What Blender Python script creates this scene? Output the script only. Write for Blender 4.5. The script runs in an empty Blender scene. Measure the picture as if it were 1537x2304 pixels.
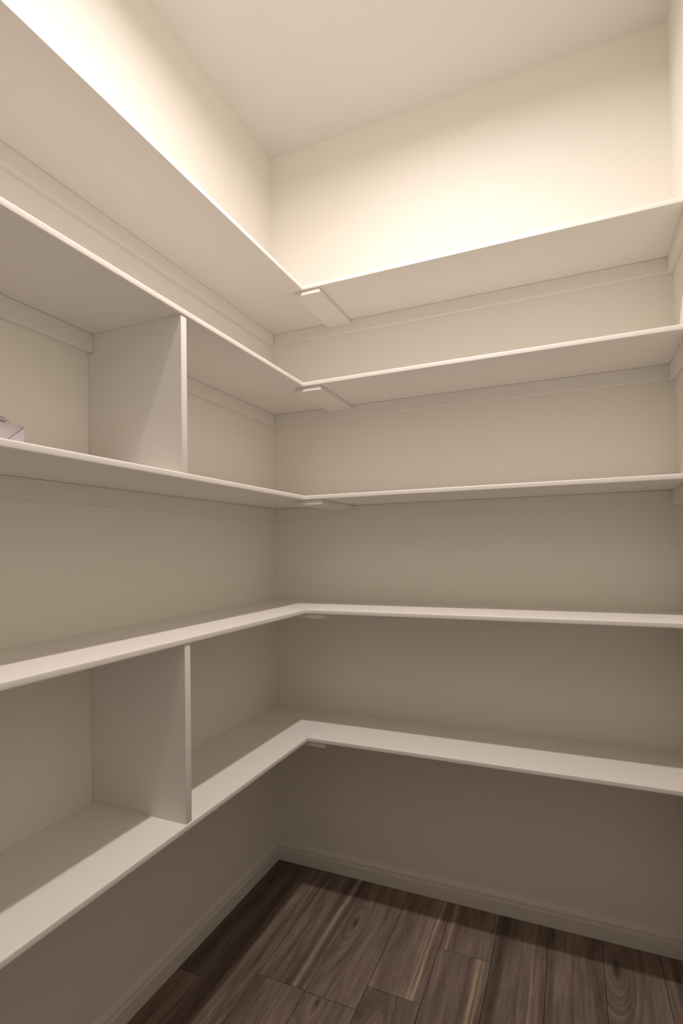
import bpy, bmesh, math, random
from mathutils import Vector, Matrix

S = bpy.context.scene
COL = S.collection
PI = math.pi

# ------------------------------------------------------------------ camera
# Room frame: corner of left and back wall at the origin, x along the back
# wall, -y towards the door, z up (metres).
W, H = 1.367, 2.719          # room width and height
YF = -1.72                   # front wall (behind the camera, with the doorway)
DL, DB = 0.286, 0.259        # depth of left and back shelves
T = 0.0145                   # shelf thickness
Z = [0.590, 0.9957, 1.358, 1.7215, 2.0325]   # shelf tops

yaw, pitch, roll = -0.3658, 0.0116, -0.0136
F = Vector((math.sin(yaw)*math.cos(pitch), math.cos(yaw)*math.cos(pitch), math.sin(pitch)))
R0 = Vector((math.cos(yaw), -math.sin(yaw), 0))
U0 = R0.cross(F)
cr, sr = math.cos(roll), math.sin(roll)
R = cr*R0 + sr*U0
U = -sr*R0 + cr*U0
cam_data = bpy.data.cameras.new('camera')
cam = bpy.data.objects.new('camera', cam_data)
COL.objects.link(cam)
m = Matrix((R, U, -F)).transposed().to_4x4()
m.translation = Vector((1.0734, -1.6199, 1.1847))
cam.matrix_world = m
cam_data.sensor_fit = 'VERTICAL'
cam_data.sensor_height = 36.0
cam_data.lens = 1095.9/2304*36
cam_data.shift_x = -94.2/2304
cam_data.shift_y = 70.2/2304
cam_data.clip_start = 0.01
S.camera = cam

# ------------------------------------------------------------------ world, light, exposure
world = bpy.data.worlds.new('world')
S.world = world
world.use_nodes = True
bg = world.node_tree.nodes['Background']
bg.inputs[0].default_value = (1.0, 0.90, 0.80, 1)
bg.inputs[1].default_value = 0.24           # added fill, standing for an unseen hall beyond the doorway

LAMP = (0.735, -0.85)
LAMP_RADIUS = 0.025
LAMP_POWER = 17.5
LAMP_SPREAD = 168            # degrees: a shallow baffle keeps light off the wall top
LAMP_COLOUR = (1.0, 0.905, 0.865)

S.view_settings.view_transform = 'Standard'
S.view_settings.look = 'None'
S.view_settings.gamma = 1.0
S.view_settings.use_curve_mapping = False
S.view_settings.exposure = 0.0
S.cycles.max_bounces = 16
S.cycles.diffuse_bounces = 12

# ------------------------------------------------------------------ materials
def new_mat(name):
    mt = bpy.data.materials.new(name)
    mt.use_nodes = True
    nt = mt.node_tree
    return mt, nt, nt.nodes['Principled BSDF']

def N(nt, kind, **kw):
    n = nt.nodes.new(kind)
    for k, v in kw.items():
        setattr(n, k, v)
    return n

def paint(name, colour, rough, bump_scale, bump, mottling=0.012, spec=0.5):
    mt, nt, b = new_mat(name)
    tc = N(nt, 'ShaderNodeTexCoord')
    big = N(nt, 'ShaderNodeTexNoise'); big.inputs['Scale'].default_value = 2.3
    big.inputs['Detail'].default_value = 3
    nt.links.new(tc.outputs['Object'], big.inputs['Vector'])
    mr = N(nt, 'ShaderNodeMapRange')
    mr.inputs['To Min'].default_value = 1-mottling; mr.inputs['To Max'].default_value = 1+mottling
    nt.links.new(big.outputs['Fac'], mr.inputs['Value'])
    mul = N(nt, 'ShaderNodeVectorMath', operation='SCALE')
    mul.inputs[0].default_value = colour
    nt.links.new(mr.outputs['Result'], mul.inputs['Scale'])
    nt.links.new(mul.outputs['Vector'], b.inputs['Base Color'])
    b.inputs['Roughness'].default_value = rough
    b.inputs['Specular IOR Level'].default_value = spec
    fine = N(nt, 'ShaderNodeTexNoise'); fine.inputs['Scale'].default_value = bump_scale
    fine.inputs['Detail'].default_value = 2
    nt.links.new(tc.outputs['Object'], fine.inputs['Vector'])
    bp = N(nt, 'ShaderNodeBump'); bp.inputs['Strength'].default_value = bump
    bp.inputs['Distance'].default_value = 0.001
    nt.links.new(fine.outputs['Fac'], bp.inputs['Height'])
    nt.links.new(bp.outputs['Normal'], b.inputs['Normal'])
    return mt

M_WALL = paint('wall_paint', (0.785, 0.762, 0.708), 0.75, 160, 0.10, spec=0.3)
M_CEIL = paint('ceiling_paint', (0.70, 0.685, 0.655), 0.85, 90, 0.15, spec=0.2)
M_SHELF = paint('shelf_paint', (0.765, 0.737, 0.697), 0.42, 60, 0.04, spec=0.4)
M_TRIM = paint('trim_paint', (0.72, 0.69, 0.65), 0.42, 60, 0.03, spec=0.4)
M_CARTON = paint('carton_card', (0.47, 0.43, 0.46), 0.6, 200, 0.05)
M_CARTON_SHADE = paint('carton_gap_shade', (0.34, 0.30, 0.30), 0.7, 200, 0.05)  # darker card colour, painted shade for the gaps at the flaps
M_METAL = paint('white_metal', (0.80, 0.80, 0.79), 0.35, 80, 0.02)
M_SUB = paint('subfloor_dark', (0.025, 0.018, 0.013), 0.9, 60, 0.1)

mt, nt, b = new_mat('lamp_diffuser')
b.inputs['Base Color'].default_value = (0.9, 0.88, 0.84, 1)
b.inputs['Emission Color'].default_value = (*LAMP_COLOUR, 1)
b.inputs['Emission Strength'].default_value = 5.0
M_LAMP = mt

def attr(nt, name):
    return N(nt, 'ShaderNodeAttribute', attribute_type='OBJECT', attribute_name=name)

def math_node(nt, op, a=None, b_=None, c=None, clamp=False):
    n = N(nt, 'ShaderNodeMath', operation=op, use_clamp=clamp)
    for i, v in enumerate((a, b_, c)):
        if v is None: continue
        if isinstance(v, (int, float)): n.inputs[i].default_value = v
        else: nt.links.new(v, n.inputs[i])
    return n.outputs[0]

def wood():
    """Grey-brown hickory-look plank. Object coordinates in metres, grain along
    y. Each plank carries its own seed, tone, knot place and streak places."""
    mt, nt, b = new_mat('wood_plank')
    tc = N(nt, 'ShaderNodeTexCoord')
    sep = N(nt, 'ShaderNodeSeparateXYZ')
    nt.links.new(tc.outputs['Object'], sep.inputs[0])
    x, y = sep.outputs[0], sep.outputs[1]
    seed = attr(nt, 'seed').outputs['Fac']
    # knot: grain bends around it
    kx, ky, ks = (attr(nt, k).outputs['Fac'] for k in ('knot_x', 'knot_y', 'knot_size'))
    dx = math_node(nt, 'SUBTRACT', x, kx)
    dy = math_node(nt, 'MULTIPLY', math_node(nt, 'SUBTRACT', y, ky), 0.30)
    d2 = math_node(nt, 'ADD', math_node(nt, 'MULTIPLY', dx, dx), math_node(nt, 'MULTIPLY', dy, dy))
    d = math_node(nt, 'SQRT', d2)
    near = math_node(nt, 'EXPONENT', math_node(nt, 'MULTIPLY', math_node(nt, 'DIVIDE', d, math_node(nt, 'MAXIMUM', ks, 0.0001)), -1.1))
    # warp x by large noise
    comb = N(nt, 'ShaderNodeCombineXYZ')
    nt.links.new(math_node(nt, 'MULTIPLY', x, 9.0), comb.inputs[0])
    nt.links.new(math_node(nt, 'MULTIPLY', y, 2.6), comb.inputs[1])
    nt.links.new(seed, comb.inputs[2])
    warp = N(nt, 'ShaderNodeTexNoise'); warp.inputs['Scale'].default_value = 1.0
    warp.inputs['Detail'].default_value = 2
    nt.links.new(comb.outputs[0], warp.inputs['Vector'])
    wx = math_node(nt, 'MULTIPLY', math_node(nt, 'SUBTRACT', warp.outputs['Fac'], 0.5), 0.040)
    xw = math_node(nt, 'ADD', x, wx)
    # blend towards rings round the knot
    ring = math_node(nt, 'ADD', math_node(nt, 'MULTIPLY', xw, math_node(nt, 'SUBTRACT', 1.0, near)),
                     math_node(nt, 'MULTIPLY', d, math_node(nt, 'MULTIPLY', near, 1.6)))

    def band(sx, sy, detail, rough=0.55, off=0.0):
        c = N(nt, 'ShaderNodeCombineXYZ')
        nt.links.new(math_node(nt, 'MULTIPLY', ring, sx), c.inputs[0])
        nt.links.new(math_node(nt, 'MULTIPLY', y, sy), c.inputs[1])
        nt.links.new(math_node(nt, 'ADD', seed, off), c.inputs[2])
        t = N(nt, 'ShaderNodeTexNoise'); t.inputs['Scale'].default_value = 1.0
        t.inputs['Detail'].default_value = detail; t.inputs['Roughness'].default_value = rough
        nt.links.new(c.outputs[0], t.inputs['Vector'])
        return t.outputs['Fac']
    broad = band(26, 3.2, 4)
    mid = band(110, 7.0, 5, 0.65, off=7.0)
    fine = band(520, 22.0, 3, 0.7, off=13.0)

    ramp = N(nt, 'ShaderNodeValToRGB')
    e = ramp.color_ramp.elements
    e[0].position = 0.30; e[0].color = (0.072, 0.050, 0.040, 1)
    e[1].position = 0.74; e[1].color = (0.320, 0.248, 0.205, 1)
    k = ramp.color_ramp.elements.new(0.44); k.color = (0.140, 0.102, 0.081, 1)
    k = ramp.color_ramp.elements.new(0.56); k.color = (0.205, 0.156, 0.128, 1)
    v = math_node(nt, 'ADD', math_node(nt, 'MULTIPLY', broad, 0.55), math_node(nt, 'MULTIPLY', mid, 0.45))
    v = math_node(nt, 'ADD', v, attr(nt, 'tone').outputs['Fac'])
    nt.links.new(v, ramp.inputs['Fac'])

    # pale sapwood streaks and dark mineral streaks at the plank's own places
    def streak(xn, wn, an):
        sx = attr(nt, xn).outputs['Fac']; sw = attr(nt, wn).outputs['Fac']; sa = attr(nt, an).outputs['Fac']
        q = math_node(nt, 'DIVIDE', math_node(nt, 'ADD', math_node(nt, 'SUBTRACT', x, sx), math_node(nt, 'MULTIPLY', wx, 0.35)), math_node(nt, 'MAXIMUM', sw, 0.0005))
        g = math_node(nt, 'EXPONENT', math_node(nt, 'MULTIPLY', math_node(nt, 'MULTIPLY', q, q), -1.0))
        g = math_node(nt, 'MULTIPLY', g, math_node(nt, 'MULTIPLY_ADD', mid, 1.9, -0.05))
        return math_node(nt, 'MULTIPLY', g, sa, clamp=True)
    col = ramp.outputs['Color']
    for pre, c in (('pale', (0.40, 0.30, 0.225, 1)), ('pale_two', (0.40, 0.30, 0.225, 1)), ('dark', (0.045, 0.030, 0.024, 1)), ('dark_two', (0.045, 0.030, 0.024, 1))):
        mx = N(nt, 'ShaderNodeMix', data_type='RGBA')
        nt.links.new(streak(pre+'_x', pre+'_width', pre+'_strength'), mx.inputs['Factor'])
        nt.links.new(col, mx.inputs['A']); mx.inputs['B'].default_value = c
        col = mx.outputs['Result']
    # knot heart
    heart = math_node(nt, 'EXPONENT', math_node(nt, 'MULTIPLY', math_node(nt, 'DIVIDE', d2, math_node(nt, 'MAXIMUM', math_node(nt, 'MULTIPLY', ks, math_node(nt, 'MULTIPLY', ks, 0.16)), 1e-7)), -1.0))
    mx = N(nt, 'ShaderNodeMix', data_type='RGBA')
    nt.links.new(math_node(nt, 'MULTIPLY', heart, 0.85), mx.inputs['Factor'])
    nt.links.new(col, mx.inputs['A']); mx.inputs['B'].default_value = (0.020, 0.013, 0.010, 1)
    col = mx.outputs['Result']
    # fine pores
    hs = N(nt, 'ShaderNodeVectorMath', operation='SCALE')
    nt.links.new(col, hs.inputs[0])
    nt.links.new(math_node(nt, 'MULTIPLY_ADD', fine, 1.0, 0.60), hs.inputs['Scale'])
    nt.links.new(hs.outputs['Vector'], b.inputs['Base Color'])
    b.inputs['Roughness'].default_value = 0.5
    b.inputs['Specular IOR Level'].default_value = 0.3
    bp = N(nt, 'ShaderNodeBump'); bp.inputs['Strength'].default_value = 0.25
    bp.inputs['Distance'].default_value = 0.0006
    nt.links.new(math_node(nt, 'ADD', fine, mid), bp.inputs['Height'])
    nt.links.new(bp.outputs['Normal'], b.inputs['Normal'])
    return mt
M_WOOD = wood()

# ------------------------------------------------------------------ mesh helpers
def finish(name, bm, material, parent=None, smooth=False):
    bmesh.ops.recalc_face_normals(bm, faces=bm.faces[:])
    me = bpy.data.meshes.new(name)
    bm.to_mesh(me); bm.free()
    me.materials.append(material)
    if smooth:
        me.polygons.foreach_set('use_smooth', [True]*len(me.polygons))
        me.set_sharp_from_angle(angle=math.radians(35))
    o = bpy.data.objects.new(name, me)
    COL.objects.link(o)
    if parent is not None:
        o.parent = parent
    return o

def empty(name, loc, **props):
    o = bpy.data.objects.new(name, None)
    COL.objects.link(o)
    o.location = loc
    o.empty_display_size = 0.05
    for k, v in props.items():
        o[k] = v
    return o

def box(bm, x0, x1, y0, y1, z0, z1, bevel=0.0, seg=2):
    r = bmesh.ops.create_cube(bm, size=1.0)
    vs = r['verts']
    for v in vs:
        v.co = Vector((x0+(v.co.x+.5)*(x1-x0), y0+(v.co.y+.5)*(y1-y0), z0+(v.co.z+.5)*(z1-z0)))
    if bevel:
        es = {e for v in vs for e in v.link_edges}
        bmesh.ops.bevel(bm, geom=list(es), offset=bevel, segments=seg, affect='EDGES', profile=0.5)

def prism(bm, section, start, end, mapping):
    """Extrude a closed 2-D section (a, b) from start to end along an axis;
    mapping(a, b, s) gives the 3-D point."""
    n = len(section)
    A = [bm.verts.new(mapping(a, b_, start)) for a, b_ in section]
    B = [bm.verts.new(mapping(a, b_, end)) for a, b_ in section]
    bm.faces.new(A); bm.faces.new(list(reversed(B)))
    for i in range(n):
        j = (i+1) % n
        bm.faces.new((A[i], B[i], B[j], A[j]))

def structure(o):
    o['kind'] = 'structure'
    return o

# ------------------------------------------------------------------ room shell
WT = 0.11
bm = bmesh.new(); box(bm, -WT, 0, YF-WT, WT, 0, H); structure(finish('wall_left', bm, M_WALL))
bm = bmesh.new(); box(bm, 0, W, 0, WT, 0, H); structure(finish('wall_back', bm, M_WALL))
bm = bmesh.new(); box(bm, W, W+WT, YF-WT, WT, 0, H); structure(finish('wall_right', bm, M_WALL))
bm = bmesh.new(); box(bm, -WT, W+WT, YF-WT, WT, H, H+0.1); structure(finish('ceiling', bm, M_CEIL))
# front wall behind the camera with the doorway the photograph is taken from
DX0, DX1, DH = 0.52, 1.28, 2.05
bm = bmesh.new()
box(bm, 0, DX0, YF-WT, YF, 0, H)
box(bm, DX1, W, YF-WT, YF, 0, H)
box(bm, DX0, DX1, YF-WT, YF, DH, H)
structure(finish('wall_front', bm, M_WALL))
bm = bmesh.new()
for s in (0, 1):
    y0, y1 = ((YF, YF+0.014) if s == 0 else (YF-WT-0.014, YF-WT))
    box(bm, DX0-0.06, DX0, y0, y1, 0, DH+0.06, 0.002)
    box(bm, DX1, DX1+0.06, y0, y1, 0, DH+0.06, 0.002)
    box(bm, DX0, DX1, y0, y1, DH, DH+0.06, 0.002)
structure(finish('trim_1', bm, M_TRIM))

# floor: dark subfloor with the planks laid on it
FT = 0.004
bm = bmesh.new(); box(bm, -WT, W+WT, YF-WT, WT, -0.05, -FT)
floor = structure(finish('floor', bm, M_SUB))
rnd = random.Random(11)
GAP = 0.0006
SEAMS = [-0.066, 0.086, 0.2375, 0.389, 0.540, 0.6905, 0.8425, 0.992, 1.143, 1.2955, W+0.02]
# joints across each run (y), measured from the back wall
JOINTS = [[-0.525, -1.42], [-0.93], [-0.464, -1.36], [-0.467, -1.25], [-0.395, -1.30],
          [-0.204, -1.10], [-0.78], [-0.95], [-0.66], [-0.50, -1.4]]
# per run: list of settings of the plank nearest the back wall first
DEF = dict(seed=0., tone=0., knot_x=9., knot_y=9., knot_size=.0001,
           pale_x=9., pale_width=.004, pale_strength=0., pale_two_x=9., pale_two_width=.004, pale_two_strength=0.,
           dark_x=9., dark_width=.01, dark_strength=0., dark_two_x=9., dark_two_width=.01, dark_two_strength=0.)
SPEC = {
    (0, 0): dict(tone=-.06, seed=3.1, knot_x=.054, knot_y=-.127, knot_size=.018, dark_x=.045, dark_width=.03, dark_strength=.6),
    (0, 1): dict(tone=-.03, seed=8.4),
    (1, 0): dict(tone=-.05, seed=14.7, dark_x=.115, dark_width=.025, dark_strength=.5),
    (2, 0): dict(tone=.015, seed=21.3, dark_x=.331, dark_width=.015, dark_strength=.65, pale_x=.352, pale_width=.008, pale_strength=.75,
                 dark_two_x=.372, dark_two_width=.010, dark_two_strength=.6),
    (2, 1): dict(tone=.0, seed=22.9, dark_x=.245, dark_width=.02, dark_strength=.6),
    (3, 0): dict(tone=.02, seed=31.2, dark_two_x=.445, dark_two_width=.006, dark_two_strength=.3, knot_x=.418, knot_y=-.200, knot_size=.016, dark_x=.400, dark_width=.012, dark_strength=.4),
    (3, 1): dict(tone=.01, seed=36.8, knot_x=.436, knot_y=-.485, knot_size=.012),
    (4, 0): dict(tone=.02, seed=41.6, pale_x=.664, pale_width=.0045, pale_strength=1.0, pale_two_x=.650, pale_two_width=.003, pale_two_strength=.7),
    (4, 1): dict(tone=-.01, seed=47.0, knot_x=.60, knot_y=-.52, knot_size=.015),
    (5, 0): dict(tone=.0, seed=51.4, pale_x=.709, pale_width=.005, pale_strength=1.0),
    (5, 1): dict(tone=.005, seed=57.9, pale_x=.813, pale_width=.005, pale_strength=1.0, pale_two_x=.826, pale_two_width=.003, pale_two_strength=.7,
                 dark_x=.790, dark_width=.008, dark_strength=.5),
    (6, 0): dict(tone=.0, seed=62.5, dark_x=.861, dark_width=.020, dark_strength=.75, pale_x=.955, pale_width=.003, pale_strength=.5),
    (7, 0): dict(tone=.02, seed=73.3, knot_x=1.004, knot_y=-.043, knot_size=.011, dark_x=1.005, dark_width=.010, dark_strength=.45),
    (8, 0): dict(tone=.01, seed=86.1, knot_x=1.176, knot_y=-.105, knot_size=.026, dark_x=1.20, dark_width=.012, dark_strength=.3),
    (9, 0): dict(tone=.03, seed=91.5, dark_x=1.33, dark_width=.01, dark_strength=.4),
}
for i in range(len(SEAMS)-1):
    xa, xb = max(SEAMS[i], 0.0)+GAP, min(SEAMS[i+1], W)-GAP
    ys = [0.0] + JOINTS[i] + [YF-WT]
    for j in range(len(ys)-1):
        ya, yb = ys[j]-GAP, ys[j+1]+GAP
        bm = bmesh.new()
        box(bm, xa, xb, yb, ya, -FT, 0.0)
        top = [e for e in bm.edges if all(v.co.z > -1e-6 for v in e.verts)]
        bmesh.ops.bevel(bm, geom=top, offset=0.0011, segments=1, affect='EDGES')
        o = finish('plank', bm, M_WOOD, floor)
        st = dict(DEF); st['seed'] = 100+rnd.random()*90; st['tone'] = rnd.uniform(-.03, .02)
        st.update(SPEC.get((i, j), {}))
        for k, v in st.items():
            o[k] = float(v)

# baseboards: flat face, groove, eased cap
BASE = [(0, 0), (.0125, 0), (.0125, .040), (.0120, .0425), (.0068, .0450), (.0066, .0485), (.0100, .0505),
        (.0100, .0535), (.0088, .0575), (.0060, .0625), (.0035, .0665), (.0, .0675)]
bm = bmesh.new(); prism(bm, BASE, 0.0, YF, lambda a, z, s: (a, s, z)); structure(finish('baseboard_left', bm, M_TRIM))
bm = bmesh.new(); prism(bm, BASE, 0.0, W, lambda a, z, s: (s, -a, z)); structure(finish('baseboard_back', bm, M_TRIM))
bm = bmesh.new(); prism(bm, BASE, 0.0, YF, lambda a, z, s: (W-a, s, z)); structure(finish('baseboard_right', bm, M_TRIM))

# ------------------------------------------------------------------ shelves
ER = 0.0030        # easing of the front edge
def eased(depth, z0, z1, r=ER):
    """Board section: wall side square, front edge rounded."""
    pts = [(0, z0)]
    for k in range(5):
        a = -PI/2 + k*PI/8
        pts.append((depth-r+r*math.cos(a), z0+r+r*math.sin(a)))
    for k in range(5):
        a = k*PI/8
        pts.append((depth-r+r*math.cos(a), z1-r+r*math.sin(a)))
    pts.append((0, z1))
    return pts

CH, CT = 0.043, 0.017      # cleat height, thickness
BW = 0.092                 # width of the batten under the joint
ORD = ['lowest', 'second from the floor', 'middle', 'second from the top', 'topmost']
LEFT_LABEL = [
    'lowest white painted shelf on the left wall, carrying the lower divider',
    'white shelf on the left wall directly above the lower divider',
    'middle white shelf on the left wall, with the pale carton and upper divider on it',
    'white shelf on the left wall directly above the upper divider, second from top',
    'topmost white shelf on the left wall, under the bare brightly lit wall',
]
BACK_LABEL = [
    'lowest white painted shelf on the back wall, nearest the wooden floor',
    'second white shelf up from the floor on the back wall',
    'middle white shelf on the back wall, just above eye level',
    'second white shelf down from the ceiling on the back wall',
    'topmost white shelf on the back wall, edge against the brightest wall patch',
]
LG, BG = 'white shelves on the left wall', 'white shelves on the back wall'
for i, z in enumerate(Z):
    # left shelf: runs the whole wall, its end behind the joint is square
    t = empty('wall_shelf', (0, YF, z-T), label=LEFT_LABEL[i], category='shelf', group=LG)
    bm = bmesh.new()
    prism(bm, eased(DL, 0, T), -DB, YF, lambda a, zz, s: (a, s-YF, zz))
    box(bm, 0, DL, -DB-YF, -YF, 0, T)
    finish('board', bm, M_SHELF, t, smooth=True)
    bm = bmesh.new(); box(bm, 0, CT, 0, -YF, -CH, -0.0003, 0.0012, 1)
    finish('cleat', bm, M_SHELF, t)
    # back shelf: butts against the left one, held by the batten under the seam
    t = empty('wall_shelf', (DL, 0, z-T), label=BACK_LABEL[i], category='shelf', group=BG)
    bm = bmesh.new()
    prism(bm, eased(DB, 0, T), 0.0003, W-DL, lambda a, zz, s: (s, -a, zz))
    finish('board', bm, M_SHELF, t, smooth=True)
    bm = bmesh.new(); box(bm, CT+0.0005-DL, W-DL, -CT, 0, -CH, -0.0003, 0.0012, 1)
    finish('cleat', bm, M_SHELF, t)
    bm = bmesh.new(); box(bm, W-DL-CT, W-DL, -DB+0.012, -CT-0.0005, -CH, -0.0003, 0.0012, 1)
    finish('cleat', bm, M_SHELF, t)
    bm = bmesh.new(); box(bm, -0.034, -0.034+BW, -DB+0.006, -CT-0.0005, -0.0150, -0.0003, 0.0012, 1)
    finish('batten', bm, M_SHELF, t)

# dividers: upright boards notched round the cleat
def divider(y, zb, zt, label):
    t = empty('shelf_divider', (0, y, zb), label=label, category='divider', group='upright dividers between the left shelves')
    h = zt-zb
    r = 0.004
    th = 0.0165
    d = DL-0.002
    g = 0.0004
    prof = [(0.0008, 0.0)]
    for k in range(4):
        a = -PI/2+k*PI/6
        prof.append((d-r+r*math.cos(a), r+r*math.sin(a)))
    for k in range(4):
        a = k*PI/6
        prof.append((d-r+r*math.cos(a), h-g-r+r*math.sin(a)))
    prof += [(CT+0.0008, h-g), (CT+0.0008, h-CH-0.001), (0.0008, h-CH-0.001)]
    bm = bmesh.new()
    prism(bm, prof, 0.0, th, lambda a, zz, s: (a, s, zz))
    bmesh.ops.recalc_face_normals(bm, faces=bm.faces[:])
    front = [e for e in bm.edges if all(v.co.x > d-0.0001 for v in e.verts) and abs(e.verts[0].co.z-e.verts[1].co.z) > .05]
    bmesh.ops.bevel(bm, geom=front, offset=0.003, segments=3, affect='EDGES')
    finish('panel', bm, M_SHELF, t, smooth=True)
divider(-0.783, Z[2], Z[3]-T, 'upper white upright divider between the middle shelf and the one above')
divider(-0.780, Z[0], Z[1]-T, 'lower white upright divider standing on the lowest left shelf')

# ------------------------------------------------------------------ carton on the middle left shelf
cz = Z[2]
t = empty('carton', (0.10, -1.13, cz), label='small pale lilac-white carton at the left end of the middle shelf', category='box')
bm = bmesh.new(); box(bm, -0.065, 0.050, -0.105, 0.102, 0.0004, 0.058, 0.0012, 2)
finish('body', bm, M_CARTON, t)
# folded-over triangular end flap on the front face, with a dark strip for the shade in its fold gap
bm = bmesh.new()
prism(bm, [(0.101, 0.0545), (0.101, 0.0015), (0.048, 0.0015)], 0.0500, 0.0520, lambda a, zz, s: (s, a, zz))
finish('end_flap', bm, M_CARTON, t)
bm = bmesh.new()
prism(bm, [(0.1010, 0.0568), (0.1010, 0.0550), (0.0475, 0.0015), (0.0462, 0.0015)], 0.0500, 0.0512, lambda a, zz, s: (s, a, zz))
finish('fold_shade', bm, M_CARTON_SHADE, t, )
# lid flap standing a little open, a dark strip painting the shaded gap beneath it
bm = bmesh.new()
prism(bm, [(0.084, 0.0), (-0.095, 0.0), (-0.095, 0.013), (0.071, 0.0105)], 0.0, 0.0012, lambda a, zz, s: (0.042+s-zz*0.3, a, 0.0618+zz*0.9))
finish('lid_flap', bm, M_CARTON, t)
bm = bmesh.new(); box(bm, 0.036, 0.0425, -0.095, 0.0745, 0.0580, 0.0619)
finish('flap_gap_shade', bm, M_CARTON_SHADE, t)

# ------------------------------------------------------------------ ceiling light
lx, ly = LAMP
t = empty('ceiling_light', (lx, ly, H), label='round flush white light on the pantry ceiling', category='light')
def ring_mesh(profile, seg=48):
    bm = bmesh.new()
    rows = []
    for k in range(seg):
        a = 2*PI*k/seg
        rows.append([bm.verts.new((r*math.cos(a), r*math.sin(a), zz)) for r, zz in profile])
    n = len(profile)
    for k in range(seg):
        p, q = rows[k], rows[(k+1) % seg]
        for j in range(n):
            bm.faces.new((p[j], p[(j+1) % n], q[(j+1) % n], q[j]))
    return bm
finish('trim_ring', ring_mesh([(LAMP_RADIUS+.001, 0), (LAMP_RADIUS+.001, -.008), (LAMP_RADIUS+.004, -.010), (LAMP_RADIUS+.016, -.006), (LAMP_RADIUS+.018, 0)]), M_METAL, t, smooth=True)
bm = bmesh.new()
bmesh.ops.create_cone(bm, cap_ends=True, segments=48, radius1=LAMP_RADIUS, radius2=LAMP_RADIUS, depth=0.004)
bmesh.ops.translate(bm, verts=bm.verts[:], vec=(0, 0, -0.004))
finish('diffuser', bm, M_LAMP, t)
ld = bpy.data.lights.new('pantry_light', 'AREA')
ld.spread = math.radians(LAMP_SPREAD); ld.shape = 'DISK'; ld.size = LAMP_RADIUS*2; ld.energy = LAMP_POWER; ld.color = LAMP_COLOUR
lo = bpy.data.objects.new('pantry_light', ld)
COL.objects.link(lo)
lo.location = (lx, ly, H-0.0105)
